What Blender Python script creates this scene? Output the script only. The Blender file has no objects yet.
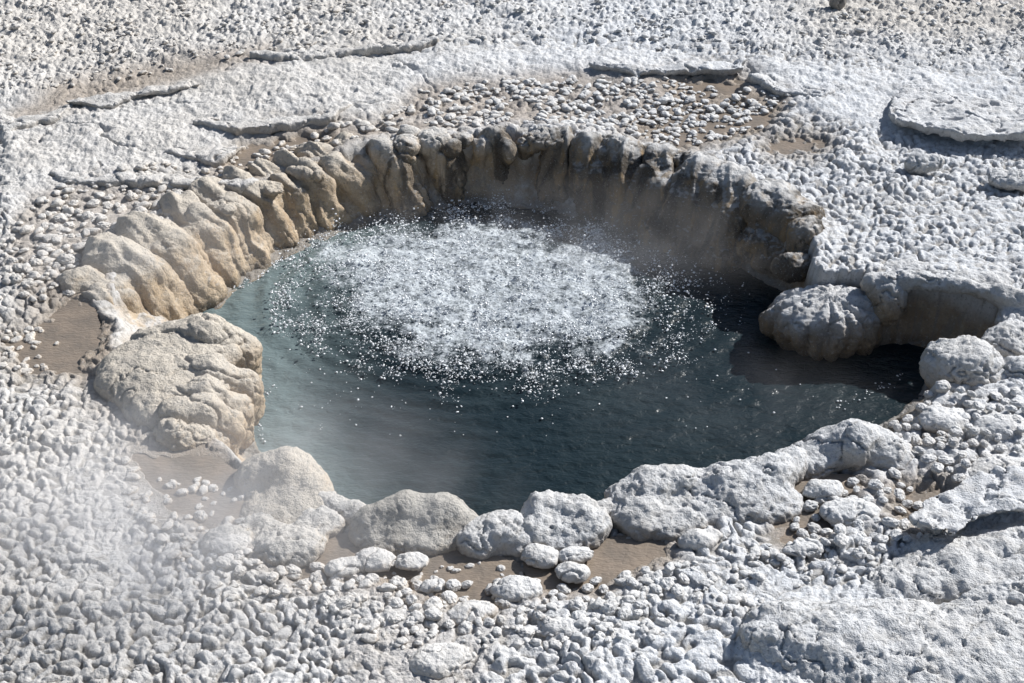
import bpy, math, random
import numpy as np
random.seed(7); rng = np.random.default_rng(7)
S = bpy.context.scene; COL = S.collection
# ------------------------------------------------------------------ camera
CH, TH, F = 4.0, math.radians(35.0), 50/36*1024
ct, st = math.cos(TH), math.sin(TH)
def at(px, py, z=0.0):
    u = (np.asarray(px, float)-512)/F; v = -(np.asarray(py, float)-341.5)/F
    dx, dy, dz = u, ct+v*st, -st+v*ct
    t = (z-CH)/dz
    return np.stack([dx*t, dy*t, np.full_like(np.asarray(dx*t, float), 0)+z], -1)
def proj(x, y, z=0.0):
    d = y*ct-(z-CH)*st; up = y*st+(z-CH)*ct
    d = np.maximum(d, .3)
    return 512+F*x/d, 341.5-F*up/d, d
def mpp(px, py, z=0.0):
    p = at(px, py, z); return float((p[1]*ct-(p[2]-CH)*st)/F)
# ------------------------------------------------------------------ noise
PERM = rng.permutation(256).astype(np.int32); PERM = np.concatenate([PERM, PERM, PERM])
G3 = rng.normal(size=(256, 3)); G3 /= np.linalg.norm(G3, axis=1, keepdims=True); G3 = G3.astype(np.float32)
JIT = rng.random((256, 3)).astype(np.float32)
def hsh(i, j, k=0): return PERM[(PERM[(PERM[i & 255]+j) & 255]+k) & 255]
def perlin(p):
    p = np.asarray(p, np.float32); i = np.floor(p).astype(np.int32); f = p-i
    w = f*f*f*(f*(f*6-15)+10); out = 0
    D = p.shape[-1]
    for c in range(2**D):
        b = [(c >> a) & 1 for a in range(D)]
        h = hsh(i[..., 0]+b[0], i[..., 1]+b[1], (i[..., 2]+b[2]) if D == 3 else 0)
        g = G3[h]; dot = 0; ww = 1
        for a in range(D):
            dot = dot+g[..., a]*(f[..., a]-b[a]); ww = ww*(w[..., a] if b[a] else 1-w[..., a])
        out = out+dot*ww
    return out*1.6
def fbm(p, o=3, gain=.5):
    r = 0; a = 1.
    p = np.asarray(p, np.float32)
    for k in range(o):
        r = r+a*perlin(p+11.7*k); a *= gain
        x, y = p[..., 0]*.8-p[..., 1]*.6, p[..., 0]*.6+p[..., 1]*.8
        if p.shape[-1] == 3: y, z = y*.8-p[..., 2]*.6, y*.6+p[..., 2]*.8; p = np.stack([x, y, z], -1)*2.03
        else: p = np.stack([x, y], -1)*2.03
    return r
def domes(p, rmin=.38, rmax=.78, kk=14.):
    # packed rounded nodules: smooth maximum of many small domes of mixed size and height
    p = np.asarray(p, np.float32); p = np.stack([p[..., 0]*.857-p[..., 1]*.515, p[..., 0]*.515+p[..., 1]*.857], -1)
    i = np.floor(p).astype(np.int32); f = p-i; acc = np.full(p.shape[:-1], math.exp(-kk*.0), np.float32)
    for a in (-1, 0, 1):
        for b in (-1, 0, 1):
            h = hsh(i[..., 0]+a, i[..., 1]+b, 13); jx, jy, jr = JIT[h, 0], JIT[h, 1], JIT[h, 2]
            dx = a+jx-f[..., 0]; dy = b+jy-f[..., 1]; an = jr*40; c, s_ = np.cos(an), np.sin(an)
            u = (dx*c+dy*s_)/1.25; v = (-dx*s_+dy*c)*1.12
            r = rmin+(rmax-rmin)*((jr*7.31) % 1)
            hh = r*np.sqrt(np.maximum(0, 1-(u*u+v*v)/(r*r)))*(.7+.6*((jr*3.7) % 1))
            acc = acc+np.exp(kk*hh)-1
    return np.log(acc)/kk
def worley(p):
    p = np.asarray(p, np.float32); D = p.shape[-1]; i = np.floor(p).astype(np.int32); f = p-i
    F1 = np.full(p.shape[:-1], 9., np.float32); F2 = F1.copy(); ID = np.zeros(p.shape[:-1], np.int32)
    rngs = [(-1, 0, 1)]*D
    import itertools
    for o in itertools.product(*rngs):
        h = hsh(i[..., 0]+o[0], i[..., 1]+o[1], (i[..., 2]+o[2]) if D == 3 else 7)
        d = 0
        for a in range(D): d = d+(o[a]+.1+.8*JIT[h, a]-f[..., a])**2
        d = np.sqrt(d); m = d < F1
        F2 = np.where(m, F1, np.minimum(F2, d)); ID = np.where(m, h, ID); F1 = np.where(m, d, F1)
    return F1, F2, ID
def sst(a, b, x): t = np.clip((x-a)/(b-a), 0, 1); return t*t*(3-2*t)
def cushion(q, k=3.0):
    F1, F2, ID = worley(q); e = F2-F1
    return np.sqrt(1-np.exp(-k*e))*(.45+.55*JIT[ID, 0])
def sdpoly(x, y, poly):
    poly = np.asarray(poly, float); n = len(poly)
    x = np.asarray(x, np.float32); y = np.asarray(y, np.float32)
    d = np.full(x.shape, 1e9, np.float32); ins = np.zeros(x.shape, bool)
    for a in range(n):
        ax, ay = poly[a]; bx, by = poly[(a+1) % n]; ex, ey = bx-ax, by-ay
        t = np.clip(((x-ax)*ex+(y-ay)*ey)/(ex*ex+ey*ey+1e-12), 0, 1)
        d = np.minimum(d, (x-ax-t*ex)**2+(y-ay-t*ey)**2)
        if ay != by: ins ^= ((ay > y) != (by > y)) & (x < (bx-ax)*(y-ay)/(by-ay)+ax)
    d = np.sqrt(d); return np.where(ins, -d, d)
# ------------------------------------------------------------------ mesh helpers
def link_mesh(name, V, Fc, mat, smooth=True):
    V = np.ascontiguousarray(V, np.float32); Fc = np.ascontiguousarray(Fc, np.int32); k = Fc.shape[1]
    me = bpy.data.meshes.new(name)
    me.vertices.add(len(V)); me.vertices.foreach_set('co', V.ravel())
    me.loops.add(Fc.size); me.loops.foreach_set('vertex_index', Fc.ravel())
    me.polygons.add(len(Fc)); me.polygons.foreach_set('loop_start', np.arange(0, Fc.size, k, dtype=np.int32))
    me.polygons.foreach_set('loop_total', np.full(len(Fc), k, np.int32))
    me.polygons.foreach_set('use_smooth', np.full(len(Fc), smooth))
    me.update(calc_edges=True); me.materials.append(mat)
    o = bpy.data.objects.new(name, me); COL.objects.link(o); return o
def attr(o, name, vals):
    a = o.data.attributes.new(name, 'FLOAT', 'POINT'); a.data.foreach_set('value', np.ascontiguousarray(vals, np.float32))
def tag(o, label=None, cat=None, group=None, kind=None):
    if label: o['label'] = label
    if cat: o['category'] = cat
    if group: o['group'] = group
    if kind: o['kind'] = kind
    return o
def vnormals(V, Q):
    n = np.zeros_like(V)
    a = V[Q[:, 2]]-V[Q[:, 0]]; b = V[Q[:, 3 % Q.shape[1]]]-V[Q[:, 1]]
    if Q.shape[1] == 3: b = V[Q[:, 2]]-V[Q[:, 1]]
    fn = np.cross(a, b)
    for c in range(Q.shape[1]):
        for k in range(3): n[:, k] += np.bincount(Q[:, c], fn[:, k], len(V))
    return n/(np.linalg.norm(n, axis=1, keepdims=True)+1e-12)
def surface_nets(f, org, h):
    nx, ny, nz = f.shape; ins = f < 0
    cs = np.zeros((nx-1, ny-1, nz-1), int)
    for a in (0, 1):
        for b in (0, 1):
            for c in (0, 1): cs += ins[a:nx-1+a, b:ny-1+b, c:nz-1+c]
    act = (cs > 0) & (cs < 8); idx = -np.ones(act.shape, np.int64); ii = np.argwhere(act); idx[act] = np.arange(len(ii))
    acc = np.zeros((len(ii), 3)); cnt = np.zeros(len(ii))
    corners = [np.array(c) for c in np.ndindex(2, 2, 2)]
    for c0 in corners:
        for ax in range(3):
            if c0[ax] == 0:
                c1 = c0.copy(); c1[ax] = 1
                f0 = f[tuple((ii+c0).T)]; f1 = f[tuple((ii+c1).T)]; m = (f0 < 0) != (f1 < 0)
                t = np.where(m, f0/(np.where(m, f0-f1, 1)), 0)
                p = c0[None, :]+t[:, None]*(c1-c0)[None, :]
                acc += np.where(m[:, None], p, 0); cnt += m
    V = (ii+acc/cnt[:, None])*h+org
    Q = []
    for ax in range(3):
        u, w = (ax+1) % 3, (ax+2) % 3
        sl0 = [slice(1, -1)]*3; sl0[ax] = slice(0, -1); sl1 = list(sl0); sl1[ax] = slice(1, None)
        A = ins[tuple(sl0)]; B = ins[tuple(sl1)]; e = np.argwhere(A != B)
        off = np.ones(3, int); off[ax] = 0; e2 = e+off
        s = A[tuple(e.T)]
        def g(du, dw):
            q = e2.copy(); q[:, u] += du; q[:, w] += dw; return idx[tuple(q.T)]
        q = np.stack([g(-1, -1), g(0, -1), g(0, 0), g(-1, 0)], 1)
        q = np.where(s[:, None], q, q[:, ::-1]); Q.append(q)
    Q = np.concatenate(Q); Q = Q[(Q >= 0).all(1)]
    return V, Q
def smin(a, b, k):
    h = np.clip(.5+.5*(b-a)/k, 0, 1); return b*(1-h)+a*h-k*h*(1-h)
def sd_prim(P, pr):
    if pr[0] == 'e':
        _, c, r, az = pr; q = P-np.asarray(c, np.float32); ca, sa = math.cos(az), math.sin(az)
        q = np.stack([q[..., 0]*ca+q[..., 1]*sa, -q[..., 0]*sa+q[..., 1]*ca, q[..., 2]], -1)
        r = np.asarray(r, np.float32); k0 = np.linalg.norm(q/r, axis=-1); k1 = np.linalg.norm(q/(r*r), axis=-1)+1e-6
        return k0*(k0-1)/k1
    if pr[0] == 'c':
        _, pts, rs = pr; d = None
        for a in range(len(pts)-1):
            A = np.asarray(pts[a], np.float32); Bv = np.asarray(pts[a+1], np.float32)-A
            t = np.clip(((P-A)@Bv)/(Bv@Bv), 0, 1)
            dd = np.linalg.norm(P-A-t[..., None]*Bv, axis=-1)-(rs[a]*(1-t)+rs[a+1]*t)
            d = dd if d is None else smin(d, dd, .03)
        return d
def bounds(prims):
    lo, hi = [], []
    for pr in prims:
        if pr[0] == 'e': m = max(pr[2][0], pr[2][1]); r = np.array([m, m, pr[2][2]]); lo.append(np.array(pr[1])-r); hi.append(np.array(pr[1])+r)
        else:
            for p, r in zip(pr[1], pr[2]): lo.append(np.array(p)-r); hi.append(np.array(p)+r)
    return np.min(lo, 0), np.max(hi, 0)
def tinv(V, Q, name, mat, parent=None, base=None):
    """link a mesh with its origin at its base centre"""
    c = np.array([(V[:, 0].min()+V[:, 0].max())/2, (V[:, 1].min()+V[:, 1].max())/2, max(V[:, 2].min(), -.36)]) if base is None else np.asarray(base)
    o = link_mesh(name, V-c, Q, mat)
    if parent is not None:
        o.parent = parent; o.location = c-np.array(parent.location)
    else: o.location = c
    return o
def disp_crust(V, N, amp=1., cob=1., crack=1.):
    P = V+3.1
    d = .022*fbm(P*5, 2)+.011*fbm(P*17, 2)
    d += cob*.012*(cushion(P*22+.3*perlin(P*9)[:, None])-.5)
    d += .0045*fbm(P*60, 3)
    d -= .006*sst(.25, .6, perlin(P*42+4))*sst(-.2, .5, perlin(P*5+1))
    if crack:
        r = np.abs(perlin(P*6.5+5)+.3*perlin(P*20)); d -= crack*.022*np.exp(-(r/.035)**2)*(perlin(P*2.3+9) > -.1)
        r2 = perlin(P*24+2); d -= crack*.010*sst(.45, .75, r2)
    return d*amp*.82
def blob(name, prims, mat, k=.05, h=.008, subtract=(), disp=disp_crust, parent=None, zcut=-.5, **kw):
    lo, hi = bounds(prims); lo = lo-.06; hi = hi+.06; lo[2] = max(lo[2], zcut)
    n = np.ceil((hi-lo)/h).astype(int)+1
    g = np.stack(np.meshgrid(*[lo[a]+np.arange(n[a])*h for a in range(3)], indexing='ij'), -1).astype(np.float32)
    f = None
    for pr in prims:
        d = sd_prim(g, pr); f = d if f is None else smin(f, d, k)
    for pr in subtract: f = -smin(-f, sd_prim(g, pr), .02)
    f[:, :, 0] = .01; f[0] = f[-1] = .01; f[:, 0] = f[:, -1] = .01
    V, Q = surface_nets(f, lo, h); N = vnormals(V, Q)
    V = V+N*disp(V, N, **kw)[:, None]
    return tinv(V, Q, name, mat, parent)
# ------------------------------------------------------------------ materials
class NT:
    def __init__(s, name):
        s.m = bpy.data.materials.new(name); s.m.use_nodes = True; s.t = s.m.node_tree; s.t.nodes.clear()
        s.out = s.n('ShaderNodeOutputMaterial')
    def n(s, ty, **kw):
        nd = s.t.nodes.new(ty)
        for k, v in kw.items():
            if k.startswith('i_'): nd.inputs[int(k[2:])].default_value = v
            else: setattr(nd, k, v)
        return nd
    def l(s, a, b): s.t.links.new(a, b)
    def math(s, op, a, b=None, c=None, clamp=False):
        nd = s.n('ShaderNodeMath', operation=op, use_clamp=clamp)
        for i, v in enumerate((a, b, c)):
            if v is None: continue
            if isinstance(v, (int, float)): nd.inputs[i].default_value = v
            else: s.l(v, nd.inputs[i])
        return nd.outputs[0]
    def ss(s, v, a, b, lo=0., hi=1.):
        nd = s.n('ShaderNodeMapRange', interpolation_type='SMOOTHSTEP'); s.l(v, nd.inputs[0])
        for i, x in enumerate((a, b, lo, hi)): nd.inputs[i+1].default_value = x
        return nd.outputs[0]
    def noise(s, vec, scale, det=3, rough=.55, dist=0.):
        nd = s.n('ShaderNodeTexNoise'); s.l(vec, nd.inputs['Vector']); nd.inputs['Scale'].default_value = scale
        nd.inputs['Detail'].default_value = det; nd.inputs['Roughness'].default_value = rough; nd.inputs['Distortion'].default_value = dist
        return nd.outputs['Fac']
    def vor(s, vec, scale, feat='F1'):
        nd = s.n('ShaderNodeTexVoronoi', feature=feat); s.l(vec, nd.inputs['Vector']); nd.inputs['Scale'].default_value = scale
        return nd.outputs['Distance']
    def mix(s, f, a, b):
        nd = s.n('ShaderNodeMix', data_type='RGBA')
        if isinstance(f, (int, float)): nd.inputs[0].default_value = f
        else: s.l(f, nd.inputs[0])
        for i, v in ((6, a), (7, b)):
            if isinstance(v, tuple): nd.inputs[i].default_value = v+(1,)
            else: s.l(v, nd.inputs[i])
        return nd.outputs[2]
def sinter_mat(name, mud=False, wall=False, streak=0., zoff=0., frost=.6, bump=1.0, white=(.68, .685, .69), warmc=(.60, .565, .51)):
    t = NT(name); geo = t.n('ShaderNodeNewGeometry'); P = geo.outputs['Position']
    sep = t.n('ShaderNodeSeparateXYZ'); t.l(P, sep.inputs[0]); x, y, z = sep.outputs
    sn = t.n('ShaderNodeSeparateXYZ'); t.l(geo.outputs['Normal'], sn.inputs[0]); nz = sn.outputs[2]
    n1 = t.noise(P, 1.3, 3); n2 = t.noise(P, 14, 4, .6); n3 = t.noise(P, 75, 3, .65); n4 = t.noise(P, 5, 3)
    # warm on the left, cool white frosting on the right
    wf = t.math('ADD', t.ss(x, -1.6, .9, .80, .05), t.math('MULTIPLY', t.math('SUBTRACT', n1, .5), 1.1), clamp=True)
    if mud:   # the far corners of the flat are warmer, beige gravel
        ax_ = t.math('ABSOLUTE', t.math('ADD', x, .3)); fc = t.math('MULTIPLY', t.ss(y, 8.6, 10.2), t.ss(ax_, 1.4, 3.2))
        wf = t.math('ADD', wf, t.math('MULTIPLY', fc, 1.1), clamp=True)
    c = t.mix(wf, white, warmc)
    c = t.mix(t.ss(n2, .45, .68, 0, .35), c, (.44, .42, .39))
    # frost lies on upward faces; steeper faces show greyer mineral
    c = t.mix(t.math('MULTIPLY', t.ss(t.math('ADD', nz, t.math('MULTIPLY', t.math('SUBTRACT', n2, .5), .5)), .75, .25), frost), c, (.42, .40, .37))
    # mineral staining near the water line (height above the pool), plus painted shade on the back wall
    zz = t.math('ADD', t.math('ADD', z, zoff), t.math('MULTIPLY', t.math('SUBTRACT', n4, .5), .22))
    if wall: zz = t.math('SUBTRACT', zz, t.math('MULTIPLY', t.ss(y, 5.9, 6.6), t.ss(x, -.5, .2, .05, .11)))  # starts the dark tone higher, painting the back wall's shade beneath the rim
    stain_shade = t.ss(zz, *((-.03, -.16) if mud else (.07, -.13)))
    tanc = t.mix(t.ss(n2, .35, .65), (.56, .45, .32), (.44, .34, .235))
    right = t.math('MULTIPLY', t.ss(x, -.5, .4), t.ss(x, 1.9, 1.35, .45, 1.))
    tanc = t.mix(t.math('MULTIPLY', right, .8), tanc, (.13, .10, .07))  # painted shade: tan turned dark brown towards the back right wall
    c = t.mix(t.math('MULTIPLY', stain_shade, t.ss(nz, .97, .6, .15, .97)), c, tanc)
    wet = t.ss(z, -.285, -.335)
    c = t.mix(t.math('MULTIPLY', wet, .65), c, (.10, .08, .055))
    if streak:   # mineral streaks running down the wall: ochre and near-black; extra black at the right paints shade under the rim
        mp = t.n('ShaderNodeMapping'); t.l(P, mp.inputs[0]); mp.inputs['Scale'].default_value = (1, 1, .22)
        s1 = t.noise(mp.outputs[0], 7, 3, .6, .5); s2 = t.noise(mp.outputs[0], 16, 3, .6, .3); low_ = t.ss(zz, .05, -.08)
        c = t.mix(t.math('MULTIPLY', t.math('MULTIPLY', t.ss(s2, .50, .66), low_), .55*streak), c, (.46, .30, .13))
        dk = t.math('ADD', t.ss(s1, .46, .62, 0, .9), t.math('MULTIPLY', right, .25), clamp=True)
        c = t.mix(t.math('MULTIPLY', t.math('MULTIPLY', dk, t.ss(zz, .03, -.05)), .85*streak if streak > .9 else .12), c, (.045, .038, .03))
    if mud:
        a = t.n('ShaderNodeAttribute', attribute_name='mud')
        c = t.mix(t.math('MULTIPLY', a.outputs['Fac'], .9), c, t.mix(n2, (.36, .285, .215), (.27, .215, .165)))
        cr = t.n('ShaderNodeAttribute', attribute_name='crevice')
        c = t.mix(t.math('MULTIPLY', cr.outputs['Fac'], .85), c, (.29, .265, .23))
    # fine pits and grains
    c = t.mix(t.ss(n3, .56, .68, 0, .6), c, (.22, .21, .20))
    c = t.mix(t.ss(n3, .42, .30, 0, .35), c, (.74, .74, .74))
    b1 = t.n('ShaderNodeBump'); b1.inputs['Strength'].default_value = bump; b1.inputs['Distance'].default_value = .014
    hh = t.math('ADD', t.math('MULTIPLY', n2, .5), t.math('ADD', t.math('MULTIPLY', n3, .8), t.math('MULTIPLY', t.noise(P, 220, 2, .6), .35)))
    t.l(hh, b1.inputs['Height'])
    b = t.n('ShaderNodeBsdfPrincipled'); t.l(c, b.inputs['Base Color']); t.l(b1.outputs[0], b.inputs['Normal'])
    t.l(t.ss(wet, 0, 1, .88, .35), b.inputs['Roughness']); b.inputs['Specular IOR Level'].default_value = .3
    t.l(b.outputs[0], t.out.inputs[0]); return t.m
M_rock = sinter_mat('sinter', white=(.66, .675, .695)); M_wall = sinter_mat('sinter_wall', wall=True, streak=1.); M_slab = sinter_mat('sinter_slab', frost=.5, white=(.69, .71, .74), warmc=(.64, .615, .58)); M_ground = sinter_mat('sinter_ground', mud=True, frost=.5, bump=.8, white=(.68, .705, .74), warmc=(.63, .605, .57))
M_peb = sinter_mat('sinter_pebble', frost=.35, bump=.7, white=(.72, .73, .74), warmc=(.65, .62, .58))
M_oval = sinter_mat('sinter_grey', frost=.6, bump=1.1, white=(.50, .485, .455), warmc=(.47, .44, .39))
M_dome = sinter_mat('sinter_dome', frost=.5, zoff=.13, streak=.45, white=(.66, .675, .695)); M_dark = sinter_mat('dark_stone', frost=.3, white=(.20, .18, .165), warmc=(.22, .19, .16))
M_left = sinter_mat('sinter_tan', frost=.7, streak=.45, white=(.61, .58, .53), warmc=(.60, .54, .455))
def water_mat():
    t = NT('pool_water'); geo = t.n('ShaderNodeNewGeometry'); P = geo.outputs['Position']
    sh = t.n('ShaderNodeAttribute', attribute_name='shallow').outputs['Fac']; fo = t.n('ShaderNodeAttribute', attribute_name='foam').outputs['Fac']
    n1 = t.noise(P, 1.6, 3); c = t.mix(t.math('ADD', sh, t.math('MULTIPLY', t.math('SUBTRACT', n1, .5), .35), clamp=True), (.011, .022, .028), (.15, .195, .20))
    nf = t.noise(P, 38, 4, .7); nf2 = t.noise(P, 110, 2, .6); nf3 = t.noise(P, 9, 3, .6)
    k = t.math('ADD', t.math('MULTIPLY', nf, .55), t.math('ADD', t.math('MULTIPLY', nf2, .3), t.math('MULTIPLY', nf3, .3)))
    fm = t.ss(t.math('ADD', k, t.math('MULTIPLY', fo, .37)), .76, 1.06)
    fm = t.math('MULTIPLY', fm, t.ss(fo, .02, .35))
    c = t.mix(fm, c, (.63, .68, .72))
    mp = t.n('ShaderNodeMapping'); t.l(P, mp.inputs[0]); mp.inputs['Scale'].default_value = (1, 1.7, 1)
    w1 = t.noise(mp.outputs[0], 15, 3, .55, .25); w2 = t.noise(mp.outputs[0], 50, 2, .6)
    b1 = t.n('ShaderNodeBump'); b1.inputs['Strength'].default_value = .65; b1.inputs['Distance'].default_value = .022
    t.l(t.math('ADD', w1, t.math('MULTIPLY', w2, .08)), b1.inputs['Height'])
    b = t.n('ShaderNodeBsdfPrincipled'); t.l(c, b.inputs['Base Color']); t.l(b1.outputs[0], b.inputs['Normal'])
    t.l(t.ss(fm, 0, 1, .30, .5), b.inputs['Roughness']); b.inputs['IOR'].default_value = 1.33
    t.l(b.outputs[0], t.out.inputs[0]); return t.m
def mud_mat():
    t = NT('muddy_water'); geo = t.n('ShaderNodeNewGeometry'); P = geo.outputs['Position']
    n = t.noise(P, 9, 4, .6); c = t.mix(t.ss(n, .3, .7), (.29, .235, .185), (.20, .17, .14))
    mp = t.n('ShaderNodeMapping'); t.l(P, mp.inputs[0]); mp.inputs['Scale'].default_value = (1, 2.2, 1)
    b1 = t.n('ShaderNodeBump'); b1.inputs['Strength'].default_value = .5; b1.inputs['Distance'].default_value = .012
    t.l(t.noise(mp.outputs[0], 30, 3, .6, .4), b1.inputs['Height'])
    b = t.n('ShaderNodeBsdfPrincipled'); t.l(c, b.inputs['Base Color']); t.l(b1.outputs[0], b.inputs['Normal'])
    b.inputs['Roughness'].default_value = .32; t.l(b.outputs[0], t.out.inputs[0]); return t.m
def drop_mat():
    t = NT('boiling_spray'); b = t.n('ShaderNodeBsdfPrincipled'); b.inputs['Base Color'].default_value = (.86, .89, .92, 1)
    b.inputs['Roughness'].default_value = .12; b.inputs['IOR'].default_value = 1.5
    t.l(b.outputs[0], t.out.inputs[0]); return t.m
M_water, M_mud, M_drop = water_mat(), mud_mat(), drop_mat()
# ------------------------------------------------------------------ layout
WL = -.35
PR = [(95,300),(100,262),(140,232),(200,193),(260,172),(330,152),(400,142),(460,137),(520,134),(570,138),(630,150),(700,170),(745,187),(790,205),(815,235),(812,262),(850,272),(890,280),(950,285),(1010,300),(1018,325),(990,345),(960,365),(945,395),(920,425),(880,445),(820,458),(760,475),(700,490),(640,505),(590,520),(540,535),(480,530),(420,520),(350,512),(300,500),(255,480),(225,455),(200,430),(150,390),(110,350)]
PW = [(205,318),(235,292),(270,266),(320,243),(370,224),(410,212),(460,204),(530,208),(600,220),(680,245),(740,268),(780,290),(800,310),(880,330),(900,345),(960,352),(950,368),(930,378),(915,400),(890,420),(850,440),(800,455),(740,480),(680,500),(620,520),(560,535),(500,540),(430,530),(370,520),(330,505),(290,480),(255,450),(240,420),(235,380),(230,350),(210,330)]
PRw = at(*np.array(PR).T)[:, :2]; PWw = at(*np.array(PW).T, WL)[:, :2]
# puddles: (polygon px, label)
PUD = [([(8,338),(42,320),(72,300),(95,302),(92,335),(78,362),(20,366)], 'brown puddle at the left edge beside the left massif'),
       ([(140,452),(175,458),(250,463),(258,488),(245,505),(205,514),(170,503),(150,480)], 'steaming brown puddle below the left massif'),
       ([(318,532),(350,542),(400,554),(470,556),(505,562),(512,576),(475,592),(430,588),(400,572),(345,562),(300,572),(305,550)], 'brown puddle in front of the large oval boulder'),
       ([(540,552),(600,545),(660,533),(668,548),(620,562),(570,580),(540,575)], 'small rippled puddle in front of the rim boulders'),
       ([(795,487),(815,476),(850,478),(845,488),(815,496),(830,520),(812,534),(785,530),(790,510)], 'thin winding puddle between nodules right of centre'),
       ([(905,488),(938,484),(942,500),(930,522),(915,518)], 'small tan puddle beside the overhanging slab'),
       ([(238,152),(262,140),(312,134),(322,146),(290,160),(255,166)], 'tan puddle behind the draped left wall'),
       ([(655,125),(675,118),(735,105),(770,108),(768,120),(720,132),(680,140),(660,138)], 'tan puddle behind the back rim'),
       ([(680,80),(700,76),(742,80),(738,92),(700,92)], 'small reddish puddle under the crust ledge'),
       ([(770,140),(800,136),(822,140),(800,147),(775,148)], 'narrow tan puddle right of the back rim')]
# tan wet areas without standing water (polygon, strength)
WETA = [([(30,200),(80,180),(200,195),(180,225),(120,250),(60,300),(20,300),(10,260)], .55),
        ([(200,175),(240,150),(330,128),(420,120),(480,128),(390,138),(300,152),(230,178)], .8),
        ([(385,118),(420,88),(560,72),(700,76),(790,95),(760,130),(680,142),(560,128),(470,128)], .75),
        ([(10,115),(60,85),(130,68),(270,48),(275,60),(190,76),(130,92),(40,118)], .75),
        ([(140,440),(265,470),(330,525),(520,550),(680,540),(690,565),(560,600),(420,610),(300,590),(180,520)], .45),
        ([(770,480),(900,470),(960,485),(930,530),(850,520),(800,540),(760,530)], .5),
        ([(360,700),(340,660),(420,600),(520,610),(470,700)], .3)]
SMOOTH = [([(0,115),(130,90),(280,62),(560,48),(720,58),(1030,85),(1030,150),(880,130),(760,98),(560,74),(410,92),(370,118),(230,140),(120,185),(0,210)]),
          ([(745,700),(740,640),(790,600),(900,590),(930,520),(1040,500),(1040,700)])]
def ground_height(X, Y, full=True):
    sh = X.shape; P2 = np.stack([X, Y], -1).astype(np.float32)
    wx = perlin(P2*4)*.05+perlin(P2*13+3)*.018; wy = perlin(P2*4+31)*.05+perlin(P2*13+53)*.018
    Xw, Yw = X+wx, Y+wy
    px, py, dep = proj(X, Y); pxw, pyw, _ = proj(Xw, Yw)
    near = (np.abs(X) < 8) & (Y > 1.5) & (Y < 16)
    dW = sdpoly(X+.5*wx, Y+.5*wy, PWw); dR = sdpoly(Xw, Yw, PRw)
    t = np.where(dW <= 0, 0, np.where(dR >= 0, 1, dW/(dW-dR+1e-6)))
    basin = np.where(dW < 0, np.maximum(-.27, dW*1.6), 0)
    prof = np.clip(t, 0, 1)**1.7
    dR = dR+(.05*perlin(P2*3.3+17)+.045*perlin(P2*8+7))*sst(330, 260, py)
    sm = np.zeros(sh, np.float32)
    for p in SMOOTH: sm = np.maximum(sm, sst(9, -9, sdpoly(pxw, pyw, p)))
    far = sst(0, 14, -(pyw-np.interp(px, [0, 130, 280, 560, 720, 1024], [112, 78, 55, 40, 48, 78])))
    far = np.where(near, far, np.where(Y > 9, 1, 0))
    mud = np.zeros(sh, np.float32)
    for p, s_ in WETA: mud = np.maximum(mud, s_*sst(14, -10, sdpoly(pxw, pyw, p)))
    pud = np.zeros(sh, np.float32); pudw = np.zeros(sh, np.float32)
    for p, _ in PUD:
        dp = sdpoly(pxw+.35*(px-pxw), pyw+.35*(py-pyw), p)+5*perlin(P2*7+5)+5*perlin(P2*17)
        pud = np.maximum(pud, sst(6, -6, dp)); pudw = np.maximum(pudw, sst(30, 0, dp))
    mud = np.maximum(mud, .8*np.exp(-(dR/.24)**2)*sst(330, 230, px+.25*(py-300))*near*(py < 520))
    pud = np.where(near, pud, 0); pudw = np.where(near, pudw, 0); mud = np.where(near, mud, 0)
    crev = 0
    z = .028*fbm(P2*.9, 3)+.012*fbm(P2*3.1+4, 2)
    q = P2+np.stack([wx, wy], -1)*.5
    var = perlin(P2*1.7+8)
    q1 = q+.018*np.stack([perlin(P2*17+9), perlin(P2*17+29)], -1)
    rt = sst(600, 760, px)*sst(420, 300, py); sv = sst(-.15, .25, perlin(P2*1.3+60)+.4*perlin(P2*4)); c1 = (domes(q1*18, .40, .74, 15)*(1-sv)+domes(q1*25+30, .38, .74, 15)*sv)*(1-rt)+rt*domes(q1*26+9, .38, .72, 16); c1b = domes(q1*29+3, .40, .76, 14); lf = sst(420, 250, px+.3*(500-py)); c1 = c1*(1-lf)+c1b*lf; c1 = (1-np.exp(-3.6*c1))*(.62+.75*c1); c2 = domes(q1*39+5); c3 = domes(q1*8+2, .25, .6)
    big = sst(.1, .6, var)
    flat = sst(.15, .55, perlin(P2*2.1+77)+.35*perlin(P2*7))*.65; nod = .0255*c1*(1.05-.2*lf-.15*rt+.3*big)*(1-flat)+.010*flat+.007*c2+.030*c3*big*(1-.6*lf)-.016+.012*perlin(q*4)
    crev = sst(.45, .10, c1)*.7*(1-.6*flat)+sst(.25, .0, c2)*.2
    nod = np.where(perlin(q*7+3) > .42, nod*.6+.012, nod)
    A = (1-sm)*(1-far)
    A = A*np.where(mud > .1, .8, 1)
    z = z+nod*A
    z = z+sm*(.014*fbm(P2*3.5, 3, .5)+.010*fbm(q*15, 4, .65)+.010*domes(q*25)*sst(-.5, .4, perlin(q*3+3))+.005*domes(q*47)-.028*np.exp(-((perlin(P2*np.array([1.2, 2.4], np.float32)+3)+.2*perlin(q*7))/.018)**2)*sst(-.1, .2, perlin(P2*2+40))+.018)
    z = z+far*(.018*fbm(q*5+1, 3, .5)+.010*fbm(q*19, 3, .7)+.010*cushion(q*18, 5)+.019*domes(q*29)+.008*domes(q*50))
    z = z+.0015*fbm(P2*60, 2)
    z = z*(1-.30*mud)-.010*mud
    z = np.where(near, z*(1-.6*pud)-.03*pudw-.040*pud, z)
    z = np.where((pud < .02), np.maximum(z, -.030), z)
    backm = sst(300, 240, py)*sst(150, 330, px)
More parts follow.
